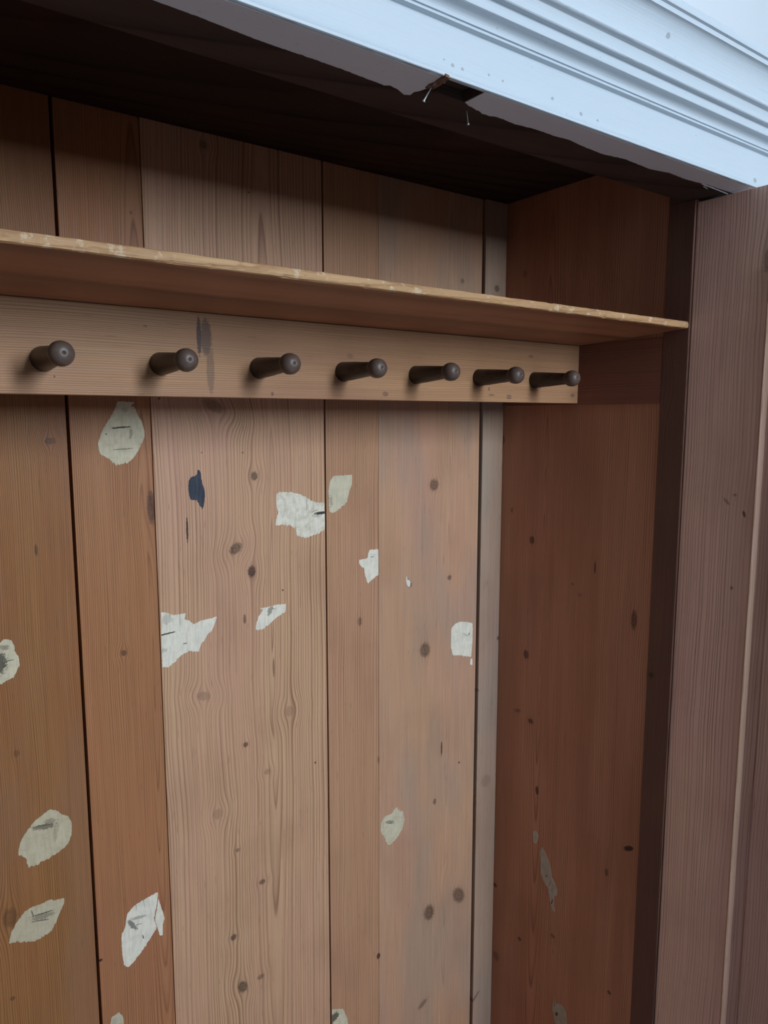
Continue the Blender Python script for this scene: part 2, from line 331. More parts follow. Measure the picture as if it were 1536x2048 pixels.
KNOTS_BACK=[(-0.6406,-0.1079,0.0071,0.0084,0,0.80,1.0),(-0.6814,-0.2403,0.0140,0.0094,-35,0.75,1.0),(-0.6503,-0.2876,0.0083,0.0115,0,0.90,1.0),(-0.2051,-0.1483,0.0130,0.0133,0,0.70,1.0),(-0.2273,-0.5217,0.0149,0.0176,-15,0.70,1.0),(-0.1147,-1.1680,0.0162,0.0256,-35,0.70,1.0),(-0.2088,-1.1744,0.0152,0.0209,-10,0.75,1.0),(-0.8913,-0.3992,0.0051,0.0053,0,0.70,1.0),(-0.9889,-0.0367,0.0080,0.0055,0,0.60,1.0),(-0.7152,0.0201,0.0207,0.0106,25,0.45,1.0),(-0.8339,-0.1529,0.0077,0.0292,0,0.75,1.0),(-0.7524,-0.5081,0.0128,0.0086,20,0.35,1.0),(-0.5760,-0.5803,0.0104,0.0114,0,0.30,1.0),(-0.7325,-0.7461,0.0095,0.0110,0,0.30,1.0),(-0.6715,-0.6242,0.0054,0.0050,0,0.80,0.6),(-0.6272,-0.6924,0.0068,0.0062,0,0.35,0.6),(-0.6939,-0.8337,0.0044,0.0041,0,0.60,0.5),(-0.6435,-0.9201,0.0071,0.0053,0,0.70,0.5),(-0.7074,-1.0121,0.0069,0.0064,0,0.80,0.5),(-0.6913,-1.1273,0.0096,0.0141,-25,0.80,1.0),(-0.6517,-1.1248,0.0074,0.0055,0,0.60,0.5),(-1.0187,-0.2068,0.0022,0.0095,0,0.60,0.3),(-1.0655,-0.5308,0.0044,0.0058,0,0.40,0.6),(-0.2713,-0.3654,0.0056,0.0056,0,0.70,0.5),(-0.1565,-0.3636,0.0061,0.0059,0,0.70,0.5),(-0.4044,-0.4256,0.0051,0.0097,0,0.60,0.5),(-0.6670,-0.3767,0.0031,0.0096,0,0.60,0.2),(-0.7726,-0.1974,0.0020,0.0232,0,0.90,0.0),(-0.6084,-0.4836,0.0022,0.0201,0,0.60,0.0),(-0.1750,-0.7708,0.0026,0.0186,0,0.75,0.0),(-0.1949,-0.8966,0.0049,0.0075,0,0.60,0.3),(-0.1192,-0.8218,0.0030,0.0023,0,0.80,0.0),(-0.5178,-0.7056,0.0025,0.0022,0,0.80,0.0),(-1.0959,-0.9460,0.0040,0.0035,0,0.50,0.3),(-0.6626,-0.0638,0.0020,0.0018,0,0.60,0.0),(-0.7412,-0.0616,0.0019,0.0018,0,0.40,0.0),(-0.9563,-0.9441,0.0037,0.0028,0,0.90,0.0),(-0.2267,-1.4070,0.0141,0.0067,-30,0.60,0.6),(-0.3574,-1.2182,0.0047,0.0075,0,0.85,0.0),(-0.5856,-0.3323,0.0022,0.0020,0,0.80,0.0),(-1.0911,-0.8035,0.0109,0.0172,0,0.45,1.0),(-0.1289,0.2971,0.0059,0.0053,0,0.50,0.5),(-0.8135,0.0318,0.0026,0.0017,-30,0.70,0.0),(-0.6387,0.3949,0.0020,0.0017,0,0.70,0.0),(-0.8473,0.3282,0.0024,0.0031,0,0.50,0.0),(-0.7202,0.4577,0.0064,0.0065,0,0.50,1.0),(-0.0296,0.2900,0.0079,0.0077,0,0.70,0.6),(-0.0351,-0.8921,0.0162,0.0159,0,0.25,0.6),(-0.0675,-0.6522,0.0051,0.0038,0,0.40,0.4),(-0.0614,-1.4744,0.0237,0.0043,-40,0.50,0.4),(-0.0020,-0.5334,0.0052,0.0051,0,0.70,0.0),(-0.3569,-0.7467,0.0028,0.0093,0,0.40,0.0)]
KNOTS_SIDE=[(-0.1048,-0.2778,0.0076,0.0092,0,0.80,0.8),(-0.0956,-0.5510,0.0081,0.0108,0,0.80,0.8),(-0.3812,-0.4023,0.0071,0.0204,0,0.75,0.8),(-0.4285,-0.5018,0.0057,0.0060,0,0.80,0.6),(-0.1151,-0.7074,0.0082,0.0061,0,0.80,0.6),(-0.2819,-0.3120,0.0019,0.0138,0,0.85,0.0),(-0.1411,-0.8694,0.0050,0.0111,0,0.80,0.4),(-0.3929,-0.8874,0.0132,0.0054,30,0.95,0.0),(-0.3419,-0.9686,0.0043,0.0090,0,0.60,0.3),(-0.3612,-1.2392,0.0046,0.0046,0,0.70,0.3),(-0.2012,-1.2049,0.0070,0.0050,0,0.50,0.4),(-0.0986,-1.2769,0.0058,0.0053,0,0.70,0.4),(-0.2245,-0.3581,0.0041,0.0033,0,0.40,0.3),(-0.2456,-0.3782,0.0067,0.0044,0,0.30,0.5),(-0.0402,-0.2153,0.0032,0.0071,0,0.50,0.2),(-0.0044,-0.0527,0.0082,0.0106,0,0.60,0.8),(-0.0109,-1.1817,0.0061,0.0054,0,0.80,0.0),(-0.0198,-1.3740,0.0106,0.0125,0,0.50,0.6),(-0.0732,-0.6958,0.0102,0.0050,20,0.50,0.5),(-0.0633,0.3166,0.0061,0.0076,0,0.40,0.5),(-0.3117,0.0495,0.0059,0.0040,0,0.70,0.5),(-0.3848,0.0484,0.0055,0.0038,0,0.60,0.5),(-0.4180,0.0883,0.0147,0.0371,20,0.15,0.8)]
KNOTS_DOOR=[(-0.5571,-0.1470,0.0082,0.0027,-45,0.45,0.0),(-0.5897,-0.1658,0.0026,0.0061,20,0.80,0.0),(-0.5759,-0.2994,0.0028,0.0036,0,0.60,0.4),(-0.5717,-0.1343,0.0036,0.0026,0,0.50,0.0),(-0.6016,0.2567,0.0058,0.0193,0,0.55,1.0)]
KNOTS_RAIL=[(-0.8301,0.1146,0.0037,0.0278,-4,0.90,0.0),(-0.8197,0.1131,0.0083,0.0266,-6,0.70,0.0),(-0.8144,0.0677,0.0061,0.0341,-8,0.45,0.0),(-0.2069,0.0391,0.0068,0.0048,0,0.60,0.8),(-0.9064,0.1230,0.0034,0.0013,0,0.50,0.0),(-1.0248,0.0517,0.0012,0.0013,0,0.80,0.0),(-0.7157,0.0354,0.0025,0.0030,0,0.60,0.0),(-0.5023,0.0394,0.0063,0.0042,0,0.50,0.0),(-0.1485,0.1187,0.0071,0.0029,0,0.40,0.0),(-0.2538,0.0421,0.0079,0.0019,0,0.50,0.0),(-0.2606,0.0532,0.0026,0.0037,0,0.50,0.0),(-0.0208,0.0452,0.0063,0.0041,0,0.60,0.5),(-0.5739,0.0991,0.0059,0.0048,0,0.30,0.3),(-0.1202,0.0583,0.0029,0.0020,0,0.50,0.0)]
PAINT_A=[(-0.9843,-0.5208),(-0.9407,-0.5190),(-0.9167,-0.5165),(-0.8732,-0.5127),(-0.8483,-0.5120),(-0.8090,-0.5116),(-0.7665,-0.5102),(-0.7450,-0.5082),(-0.7099,-0.5060),(-0.7036,-0.5090),(-0.6910,-0.5069),(-0.6759,-0.4997),(-0.6693,-0.5029),(-0.6705,-0.5120),(-0.6673,-0.5176),(-0.6650,-0.5259)]
PAINT_B=[(-0.6020,-0.5260),(-0.5927,-0.5221),(-0.5862,-0.5214),(-0.5760,-0.5178),(-0.5719,-0.5189),(-0.5610,-0.5137),(-0.5563,-0.5152),(-0.5489,-0.5148),(-0.5416,-0.5182),(-0.5341,-0.5179),(-0.5043,-0.5156),(-0.4705,-0.5196),(-0.4300,-0.5189),(-0.4019,-0.5214),(-0.3696,-0.5169),(-0.3205,-0.5136),(-0.2761,-0.5201),(-0.2072,-0.5158),(-0.1653,-0.5232),(-0.1194,-0.5206),(-0.0808,-0.5236),(-0.0680,-0.5265),(-0.0239,-0.5258),(0.0098,-0.5265)]
NOTCH=[(-0.6650,-0.5259),(-0.6657,-0.5538),(-0.6693,-0.5692),(-0.6606,-0.5696),(-0.6370,-0.5558),(-0.6192,-0.5527),(-0.6020,-0.5260)]

CORNICE_MARKS = [(-0.6657, 2.1413, 0.0014, 0.0011, 0, .5, 0), (-0.6529, 2.1384, 0.0027, 0.0021, 0, .5, 0), (-0.6376, 2.1386, 0.0022, 0.0018, 0, .5, 0), (-0.5956, 2.1429, 0.0018, 0.0014, 0, .5, 0), (-0.5723, 2.1422, 0.0018, 0.0014, 0, .5, 0), (-0.4838, 2.1436, 0.0027, 0.0021, 0, .5, 0), (-0.4276, 2.1378, 0.0032, 0.0024, 0, .5, 0), (-0.3934, 2.1374, 0.0022, 0.0018, 0, .5, 0), (-0.1587, 2.1683, 0.0014, 0.0010, 0, .5, 0), (-0.3099, 2.2493, 0.0045, 0.0035, 0, .5, 0), (0.0221, 2.1353, 0.0054, 0.0042, 0, .5, 0), (-0.1555, 2.1077, 0.0018, 0.0014, 0, .5, 0)]
def lift(l): return [(a, b + ZO) + tuple(r) for a, b, *r in l]
KNOTS_BACK = lift(KNOTS_BACK); KNOTS_SIDE = lift(KNOTS_SIDE); KNOTS_DOOR = lift(KNOTS_DOOR); KNOTS_RAIL = lift(KNOTS_RAIL)
BACK_PATCH = {k: [(a, b + ZO) for a, b in v] for k, v in BACK_PATCH.items()}
SIDE_PATCH = {k: [(a, b + ZO) for a, b in v] for k, v in SIDE_PATCH.items()}

# ---------------------------------------------------------------- the room (mostly behind the photographer)
XL, XR, YF, YB, ZC = -2.7, 1.5, -3.9, 0.045, 1.62
white_wall = flat('white_wall_paint', (.24, .25, .26), .85, .1, mott=.06, scale=4)
pale_wall = flat('pale_blue_white_wall_paint', (.84, .91, .98), .85, .1, mott=.05, scale=3)
ceil_paint = flat('ceiling_paint', (.80, .81, .82), .9, .1, mott=.04, scale=3)
floor_mat = flat('pale_grey_floor', (.42, .42, .44), .8, .1, mott=.1, scale=6)
F0 = -ZO
struct('floor', [(XL - .1, XR + .1, YF - .1, YB + .1, F0 - .06, F0)], floor_mat)
struct('ceiling', [(XL - .1, XR + .1, YF - .1, YB + .1, ZC, ZC + .06)], ceil_paint)
struct('wall_back', [(XL - .1, XR + .1, YB, YB + .08, F0, ZC)], pale_wall)
struct('wall_left', [(XL - .1, XL, YF, YB, F0, ZC)], white_wall)
struct('wall_right', [(XR, XR + .1, YF, YB, F0, ZC)], white_wall)
wz0, wz1 = WIN['z0'] - ZO, WIN['z1'] - ZO
struct('wall_front', [(XL, WIN['x0'], YF - .1, YF, F0, ZC), (WIN['x1'], XR, YF - .1, YF, F0, ZC),
                      (WIN['x0'], WIN['x1'], YF - .1, YF, F0, wz0), (WIN['x0'], WIN['x1'], YF - .1, YF, wz1, ZC)], white_wall)
frame_white = flat('window_frame_paint', (.75, .76, .77), .4, .4, mott=.03)
struct('window_1', [(WIN['x0'] - .05, WIN['x0'] + .01, YF - .02, YF + .012, wz0 - .05, wz1 + .05),
                    (WIN['x1'] - .01, WIN['x1'] + .05, YF - .02, YF + .012, wz0 - .05, wz1 + .05),
                    (WIN['x0'] + .01, WIN['x1'] - .01, YF - .02, YF + .012, wz1 - .01, wz1 + .05),
                    (WIN['x0'] + .01, WIN['x1'] - .01, YF - .02, YF + .012, wz0 - .05, wz0 + .01)], frame_white)

def banded(o, ax, k, cuts, name, knots, **kw):
    """cut a board across into lengths; each length's material only works out the knots near it (same wood throughout)"""
    me = o.data; bm = bmesh.new(); bm.from_mesh(me)
    nrm = [0, 0, 0]; nrm[ax] = 1
    for c in cuts:
        p = [0, 0, 0]; p[ax] = c
        bmesh.ops.bisect_plane(bm, geom=bm.verts[:] + bm.edges[:] + bm.faces[:], plane_co=p, plane_no=nrm, dist=1e-6)
    lim = [-1e3] + sorted(cuts) + [1e3]
    me.materials.clear()
    for i in range(len(lim) - 1):
        near = [q for q in knots if lim[i] - 5 * max(q[2], q[3]) - .012 < q[k] < lim[i + 1] + 5 * max(q[2], q[3]) + .012]
        me.materials.append(pine('%s_%d' % (name, i), knots=near, **kw))
    for f in bm.faces:
        c = f.calc_center_median()[ax]
        f.material_index = max(i for i in range(len(lim) - 1) if c >= lim[i])
    bm.to_mesh(me); bm.free()
    return o

# ---------------------------------------------------------------- the wardrobe
WL = -1.262                                        # left inner face
ward = bpy.data.objects.new('wardrobe', None); col.objects.link(ward)
ward.location = (WL / 2, -.24, 0); ward.empty_display_size = .2
ward['label'] = 'old open pine wardrobe with peg rail, hat shelf, filled back boards and white painted cornice'
ward['category'] = 'wardrobe'
WINV = Matrix.Translation(-Vector(ward.location))

ZT, ZB = .478, -1.64                                # ceiling and floor of the inside, eye-level heights
def kn(x0, x1): return [k for k in KNOTS_BACK if x0 - .004 < k[0] < x1 + .004]
BOARDS = [  # x0, x1, y front, early, late, blotch, spacing, xc, d, tilt, extra
    (WL, -.9635, .0, (.345, .160, .056), (.165, .062, .021), (.30, .115, .046), .0030, -1.13, .02, .03, dict(seed=1, bl_amt=.5, grey=.10)),
    (-.9585, -.8290, .0008, (.42, .198, .088), (.19, .070, .029), (.41, .165, .074), .0034, -.842, .012, .022, dict(seed=2, bl_amt=.5, strength=.9)),
    (-.8280, -.4880, -.0008, (.60, .37, .218), (.30, .155, .09), (.60, .335, .215), .0062, -.610, .010, .022, dict(seed=3, bl_amt=.5, strength=1.0, wob=.014)),
    (-.4838, -.3560, .0004, (.53, .305, .175), (.28, .14, .075), (.50, .265, .15), .0046, -.30, .05, .02, dict(seed=4, bl_amt=.5)),
    (-.3556, -.0705, .0, (.57, .345, .215), (.33, .18, .105), (.55, .295, .185), .0034, -.160, .012, .016, dict(seed=5, bl_amt=.4, grey=.35, strength=.8)),
]
boards = []
for i, (x0, x1, yf, ea, la, bl, sp, xc, d, tl, kw) in enumerate(BOARDS):
    bo = box('back_board', x0, x1, yf, .02, ZB, ZT, white_wall, ward, bev=.0009)
    boards.append(banded(bo, 2, 1, [ZO + q for q in (-1.12, -.86, -.60, -.36, -.10, .15)], 'pine_back_%d' % i, kn(x0, x1),
                         early=ea, late=la, xc=xc, d=d, tilt=tl * 1.3, spacing=sp, blotch=bl, rough=.46, **kw))
# board behind the joints, seen dark in the gaps
gapm = flat('gap_dark_wood', (.06, .035, .025), .9, .1)
box('back_frame', WL, 0.0, .022, .034, ZB, ZT, gapm, ward, 0)
bat_m = pine('pine_batten', (.44, .315, .23), (.27, .17, .12), xc=-.2, d=.05, spacing=.0035, knots=[k for k in KNOTS_BACK if k[0] > -.07], blotch=(.40, .25, .18), grey=.55, seed=8, strength=.7)
box('corner_batten', -.0655, -.0005, -.006, .02, ZB, ZT, bat_m, ward, .001)

SIDE = dict(early=(.50, .245, .145), late=(.21, .09, .05), across='Y', along='Z', xc=-.14, d=.012, tilt=.03, spacing=.0042, blotch=(.32, .13, .07), seed=11, bl_amt=.6, rough=.5, strength=.9)
sidepanel = banded(box('side_panel', 0, .018, -.4185, .02, ZB, ZT, white_wall, ward, 0), 2, 1, [ZO + q for q in (-1.12, -.86, -.60, -.36, -.10, .15)], 'pine_side', KNOTS_SIDE, **SIDE)
side_m = pine('pine_side_plain', **SIDE)
post_m = pine('pine_post', (.13, .064, .045), (.065, .027, .018), across='Y', along='Z', xc=-.6, d=.05, spacing=.0035, seed=12, blotch=(.11, .045, .035), knots=[k for k in KNOTS_SIDE if k[0] < -.41])
box('front_post', -.0047, .05, -.4705, -.419, ZB - .08, .382, post_m, ward, .001)
box('front_post', WL - .05, WL, -.4705, -.419, ZB - .08, .382, post_m, ward, .001)
box('side_panel', WL - .018, WL, -.4185, .02, ZB, ZT, pine('pine_side_far', (.34, .18, .10), (.16, .07, .04), across='Y', xc=-.2, seed=14), ward, 0)
box('top_corner_block', -.0046, .05, -.4468, -.4187, .3821, ZT, post_m, ward, 0)
box('top_corner_block', WL - .05, WL, -.4468, -.4187, .3821, ZT, post_m, ward, 0)
old = pine('dark_top_pine', (.045, .032, .026), (.02, .014, .012), across='Y', along='X', xc=-.3, d=.03, spacing=.005, seed=15, blotch=(.04, .026, .022), rough=.8, spec=.1)  # top board: a much darker brown than the back boards and side panels
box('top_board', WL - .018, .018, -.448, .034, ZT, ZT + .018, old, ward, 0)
box('bottom_board', WL - .018, .018, -.4185, .034, ZB - .02, ZB, side_m, ward, 0)
# bases
box('plinth', WL - .05, .05, -.465, -.445, -ZO, ZB - .02, flat('plinth_paint', (.6, .61, .62)), ward, .001)
box('plinth', WL - .05, .05, .0, .02, -ZO, ZB - .02, flat('plinth_back', (.2, .12, .07)), ward, .001)

# shelf with a worn front edge
sh_m = pine('pine_shelf', (.44, .20, .10), (.20, .08, .04), across='Y', along='X', xc=-.30, d=.010, tilt=.0, spacing=.009, seed=17, blotch=(.27, .12, .065), bl_amt=.8, strength=.9, wob=.05, rough=.55)
edge_m = pine('pine_shelf_edge', (.50, .33, .17), (.28, .14, .065), across='Z', along='X', xc=1.75, d=.02, spacing=.0035, seed=18, blotch=(.42, .23, .11), bl_amt=.7, wear=.75, rough=.55, bump=.6, pinkish=0)
def shelf():
    n = 330; x0, x1 = WL, -.0035
    # cross-section points (y, z) around, front edge rounded
    sec = [(-.2300, .1592), (-.4655, .1592), (-.4682, .1604), (-.4689, .163), (-.4691, .1655), (-.4688, .1684), (-.4676, .1708), (-.4645, .1719), (-.2300, .1719)]
    vs, fs, fm = [], [], []
    for i in range(n + 1):
        x = x0 + (x1 - x0) * i / n
        for j, (y, z) in enumerate(sec):
            if 1 <= j <= 7:
                k = mnoise.noise(Vector((x * 24, j * .7, 1.3))) * .0007 + mnoise.noise(Vector((x * 110, j * 1.3, 4))) * .0005
                chip = max(0, mnoise.noise(Vector((x * 60, 7.7, j * .5))) - .38) * .008
                y += k + chip * (1 if j in (1, 2, 6, 7) else .2)
                z += mnoise.noise(Vector((x * 45, 3.3, j * .9))) * .0005 + (-chip * .5 if j >= 6 else 0) + (chip * .4 if j <= 2 else 0)
            if j in (0, len(sec) - 1): z -= .0115          # the board has warped, its back edge sits lower
            vs.append((x, y, z + ZO))
    m = len(sec)
    for i in range(n):
        for j in range(m):
            a, b = i * m + j, i * m + (j + 1) % m
            fs.append((a, b, b + m, a + m)); fm.append(1 if 1 <= j <= 6 else 0)
    fs.append(tuple(range(m))[::-1]); fm.append(0); fs.append(tuple(n * m + j for j in range(m))); fm.append(1)
    o = link_mesh('shelf', vs, fs, None, ward, mats=[sh_m, edge_m], fmat=fm)
    return o
shelf()
box('shelf', WL, -.0035, -.2299, -.002, .1478, .1603, sh_m, ward, .0008)

# side cleats under the shelf
cl_m = pine('pine_cleat', (.22, .095, .06), (.11, .042, .028), across='Z', along='Y', xc=1.7, d=.03, spacing=.004, seed=20, blotch=(.20, .075, .05), knots=[k for k in KNOTS_SIDE if k[1] > ZO and k[1] < ZO + .14], bl_amt=.6)
box('shelf_cleat', -.0045, 0, -.4188, -.007, .0265, .1468, cl_m, ward, .0006)
box('shelf_cleat', WL, WL + .0085, -.4187, 0, .0265, .1440, cl_m, ward, .0008)

# peg rail
RAIL = dict(early=(.47, .265, .135), late=(.24, .12, .06), across='Z', along='X', xc=1.30, d=.16, tilt=0, spacing=.0030, seed=23, blotch=(.35, .18, .10), pinkish=.3, bl_amt=.75, strength=.9, knotcol=(.07, .045, .045))
rail = box('peg_rail', WL, -.0002, -.2248, -.2040, .0290, .1472, white_wall, ward, .0012)
banded(rail, 0, 1, [-1.0, -.9, -.77, -.5, -.35, -.25], 'pine_peg_rail', [(b, a, r2, r1, 0, dk, ps) for a, b, r1, r2, an, dk, ps in KNOTS_RAIL], **RAIL)
# turned pegs, one shape copied along the rail
def lathe(name, prof, mat, seg=40):
    """profile (radius, distance out of the rail) turned about the peg's axis, which points along -Y"""
    vs, fs = [], []
    for r, y in prof:
        for k in range(seg):
            a = 2 * math.pi * k / seg
            vs.append((r * math.cos(a), -y, r * math.sin(a)))
    m = len(prof)
    for i in range(m - 1):
        for k in range(seg):
            a, b = i * seg + k, i * seg + (k + 1) % seg
            fs.append((a, a + seg, b + seg, b))
    fs.append(tuple(range(seg))[::-1] if False else tuple(range(seg)))
    fs.append(tuple((m - 1) * seg + k for k in range(seg))[::-1])
    me = bpy.data.meshes.new(name); me.from_pydata(vs, [], fs); me.update()
    bm = bmesh.new(); bm.from_mesh(me); bmesh.ops.recalc_face_normals(bm, faces=bm.faces); bm.to_mesh(me); bm.free()
    me.materials.append(mat)
    for p in me.polygons: p.use_smooth = True
    return me
def peg_mat():
    m = bpy.data.materials.new('dark_turned_wood'); m.use_nodes = True
    nt = m.node_tree; bs = nt.nodes['Principled BSDF']
    tc = nt.nodes.new('ShaderNodeTexCoord'); oi = nt.nodes.new('ShaderNodeObjectInfo')
    s = nt.nodes.new('ShaderNodeSeparateXYZ'); nt.links.new(tc.outputs['Object'], s.inputs[0])
    x = mth(nt, 'ADD', s.outputs[0], mth(nt, 'MULTIPLY', oi.outputs['Random'], 3.0))
    f = noi(nt, comb(nt, mth(nt, 'MULTIPLY', x, 700), mth(nt, 'MULTIPLY', s.outputs[1], 60), mth(nt, 'MULTIPLY', s.outputs[2], 120)), 1.0, 4)
    g = noi(nt, comb(nt, mth(nt, 'MULTIPLY', x, 60), mth(nt, 'MULTIPLY', s.outputs[1], 60), mth(nt, 'MULTIPLY', s.outputs[2], 60)), 1.0, 4)
    c = mix(nt, sstep(nt, f, .35, .7), (.046, .022, .015), (.018, .009, .007))
    worn = sstep(nt, mth(nt, 'SUBTRACT', mth(nt, 'MULTIPLY', s.outputs[1], -1.0), .0), .088, .104)   # the ends are rubbed pale by use
    c = mix(nt, mth(nt, 'MULTIPLY', worn, mth(nt, 'MULTIPLY_ADD', g, .9, .15, clamp=True)), c, (.14, .100, .082))
    nt.links.new(c, bs.inputs['Base Color'])
    bs.inputs['Roughness'].default_value = .42; bs.inputs['Specular IOR Level'].default_value = .4
    bp = nt.nodes.new('ShaderNodeBump'); bp.inputs['Strength'].default_value = .25; bp.inputs['Distance'].default_value = .0008
    nt.links.new(f, bp.inputs['Height']); nt.links.new(bp.outputs[0], bs.inputs['Normal'])
    return m
prof = [(.0158, -.004), (.0158, .001), (.0156, .003), (.0150, .012), (.0141, .028), (.0129, .045), (.0118, .060), (.0110, .072), (.0106, .080), (.0108, .0835),
        (.0124, .0850), (.0138, .0872), (.0146, .0902), (.0149, .0938), (.0146, .0975), (.0137, .1010), (.0120, .1040), (.0096, .1062), (.0066, .1077), (.0034, .1085), (.0016, .1082), (.0009, .1072), (.0004, .1068)]
peg_me = lathe('peg', prof, peg_mat())
rnd = random.Random(3)
for i in range(8):
    x = -.1368 - .15 * i
    if i == 7: x = -.1368 - .15 * 7
    o = bpy.data.objects.new('peg', peg_me); col.objects.link(o)
    o.parent = rail
    o.matrix_parent_inverse = Matrix.Identity(4)
    o.location = (x, -.2248, .0733 + ZO)
    o.rotation_euler = (R(rnd.uniform(-.8, .8)), rnd.uniform(0, 6.28), R(rnd.uniform(-.8, .8)))
    o['label'] = 'dark turned wooden peg'

# ---------------------------------------------------------------- filler patches on the boards
def ragged(pts, step, amp, seed, tooth=2.1):
    """outline with brush-torn edge: subdivide, then shift by noise, mostly along the grain"""
    out = []; n = len(pts)
    for i in range(n):
        a, b = Vector(pts[i]), Vector(pts[(i + 1) % n])
        L = (b - a).length; k = max(1, int(L / step))
        for j in range(k):
            out.append(a.lerp(b, j / k))
    # soften the corners a little
    m = len(out)
    sm = [(out[i - 2] + out[i - 1] * 2 + out[i] * 3 + out[(i + 1) % m] * 2 + out[(i + 2) % m]) / 9 for i in range(m)]
    res = []
    cx = sum(p.x for p in sm) / m; cy = sum(p.y for p in sm) / m
    for p in sm:
        low = 1.0 if p.y < cy else .45                    # the brush leaves its teeth at the lower end
        n1 = mnoise.noise(Vector((p.x * 420, p.y * 160, seed))); n2 = mnoise.noise(Vector((p.x * 1100, p.y * 500, seed + 5)))
        n3 = mnoise.noise(Vector((p.x * 500, p.y * 500, seed + 9)))
        res.append((p.x + amp * .6 * (n3 + n2 * .5), p.y + amp * tooth * low * (n1 * .9 + n2 * .9)))
    return res
def patch(plane, off, pts, mat, parent, seed, label, name='filler_patch', step=.0012, amp=.0013, th=.0005, clip=None):
    pts = ragged(pts, step, amp, seed)
    if clip: pts = [(min(max(a, clip[0]), clip[1]), b) for a, b in pts]
    bm = bmesh.new()
    def co(a, b, o):
        return Vector((a, -o + off, b)) if plane == 'back' else Vector((-o + off, a, b))
    area = sum(pts[i - 1][0] * pts[i][1] - pts[i][0] * pts[i - 1][1] for i in range(len(pts)))
    if area < 0: pts = pts[::-1]
    vo, _, fo, _, _, _ = delaunay_2d_cdt([Vector(p) for p in pts], [], [list(range(len(pts)))], 1, 1e-6)
    vs = [bm.verts.new(co(p[0], p[1], th)) for p in vo]
    for f in fo:
        try: bm.faces.new([vs[i] for i in f])
        except ValueError: pass
    bmesh.ops.delete(bm, geom=[v for v in bm.verts if not v.link_faces], context='VERTS')
    r = bmesh.ops.extrude_face_region(bm, geom=bm.faces[:])
    back = [g for g in r['geom'] if isinstance(g, bmesh.types.BMVert)]
    for v in back:
        if plane == 'back': v.co.y += th - .00005
        else: v.co.x += th - .00005
    o = from_bm(name, bm, mat, parent, label=label)
    if parent is not ward:
        o.matrix_parent_inverse = Matrix.Identity(4)
    return o
CR, CR2 = (.68, .62, .45), (.50, .44, .30)          # cream
WH, WH2 = (.86, .81, .68), (.66, .60, .48)            # whiter
Z = lambda z: z + ZO
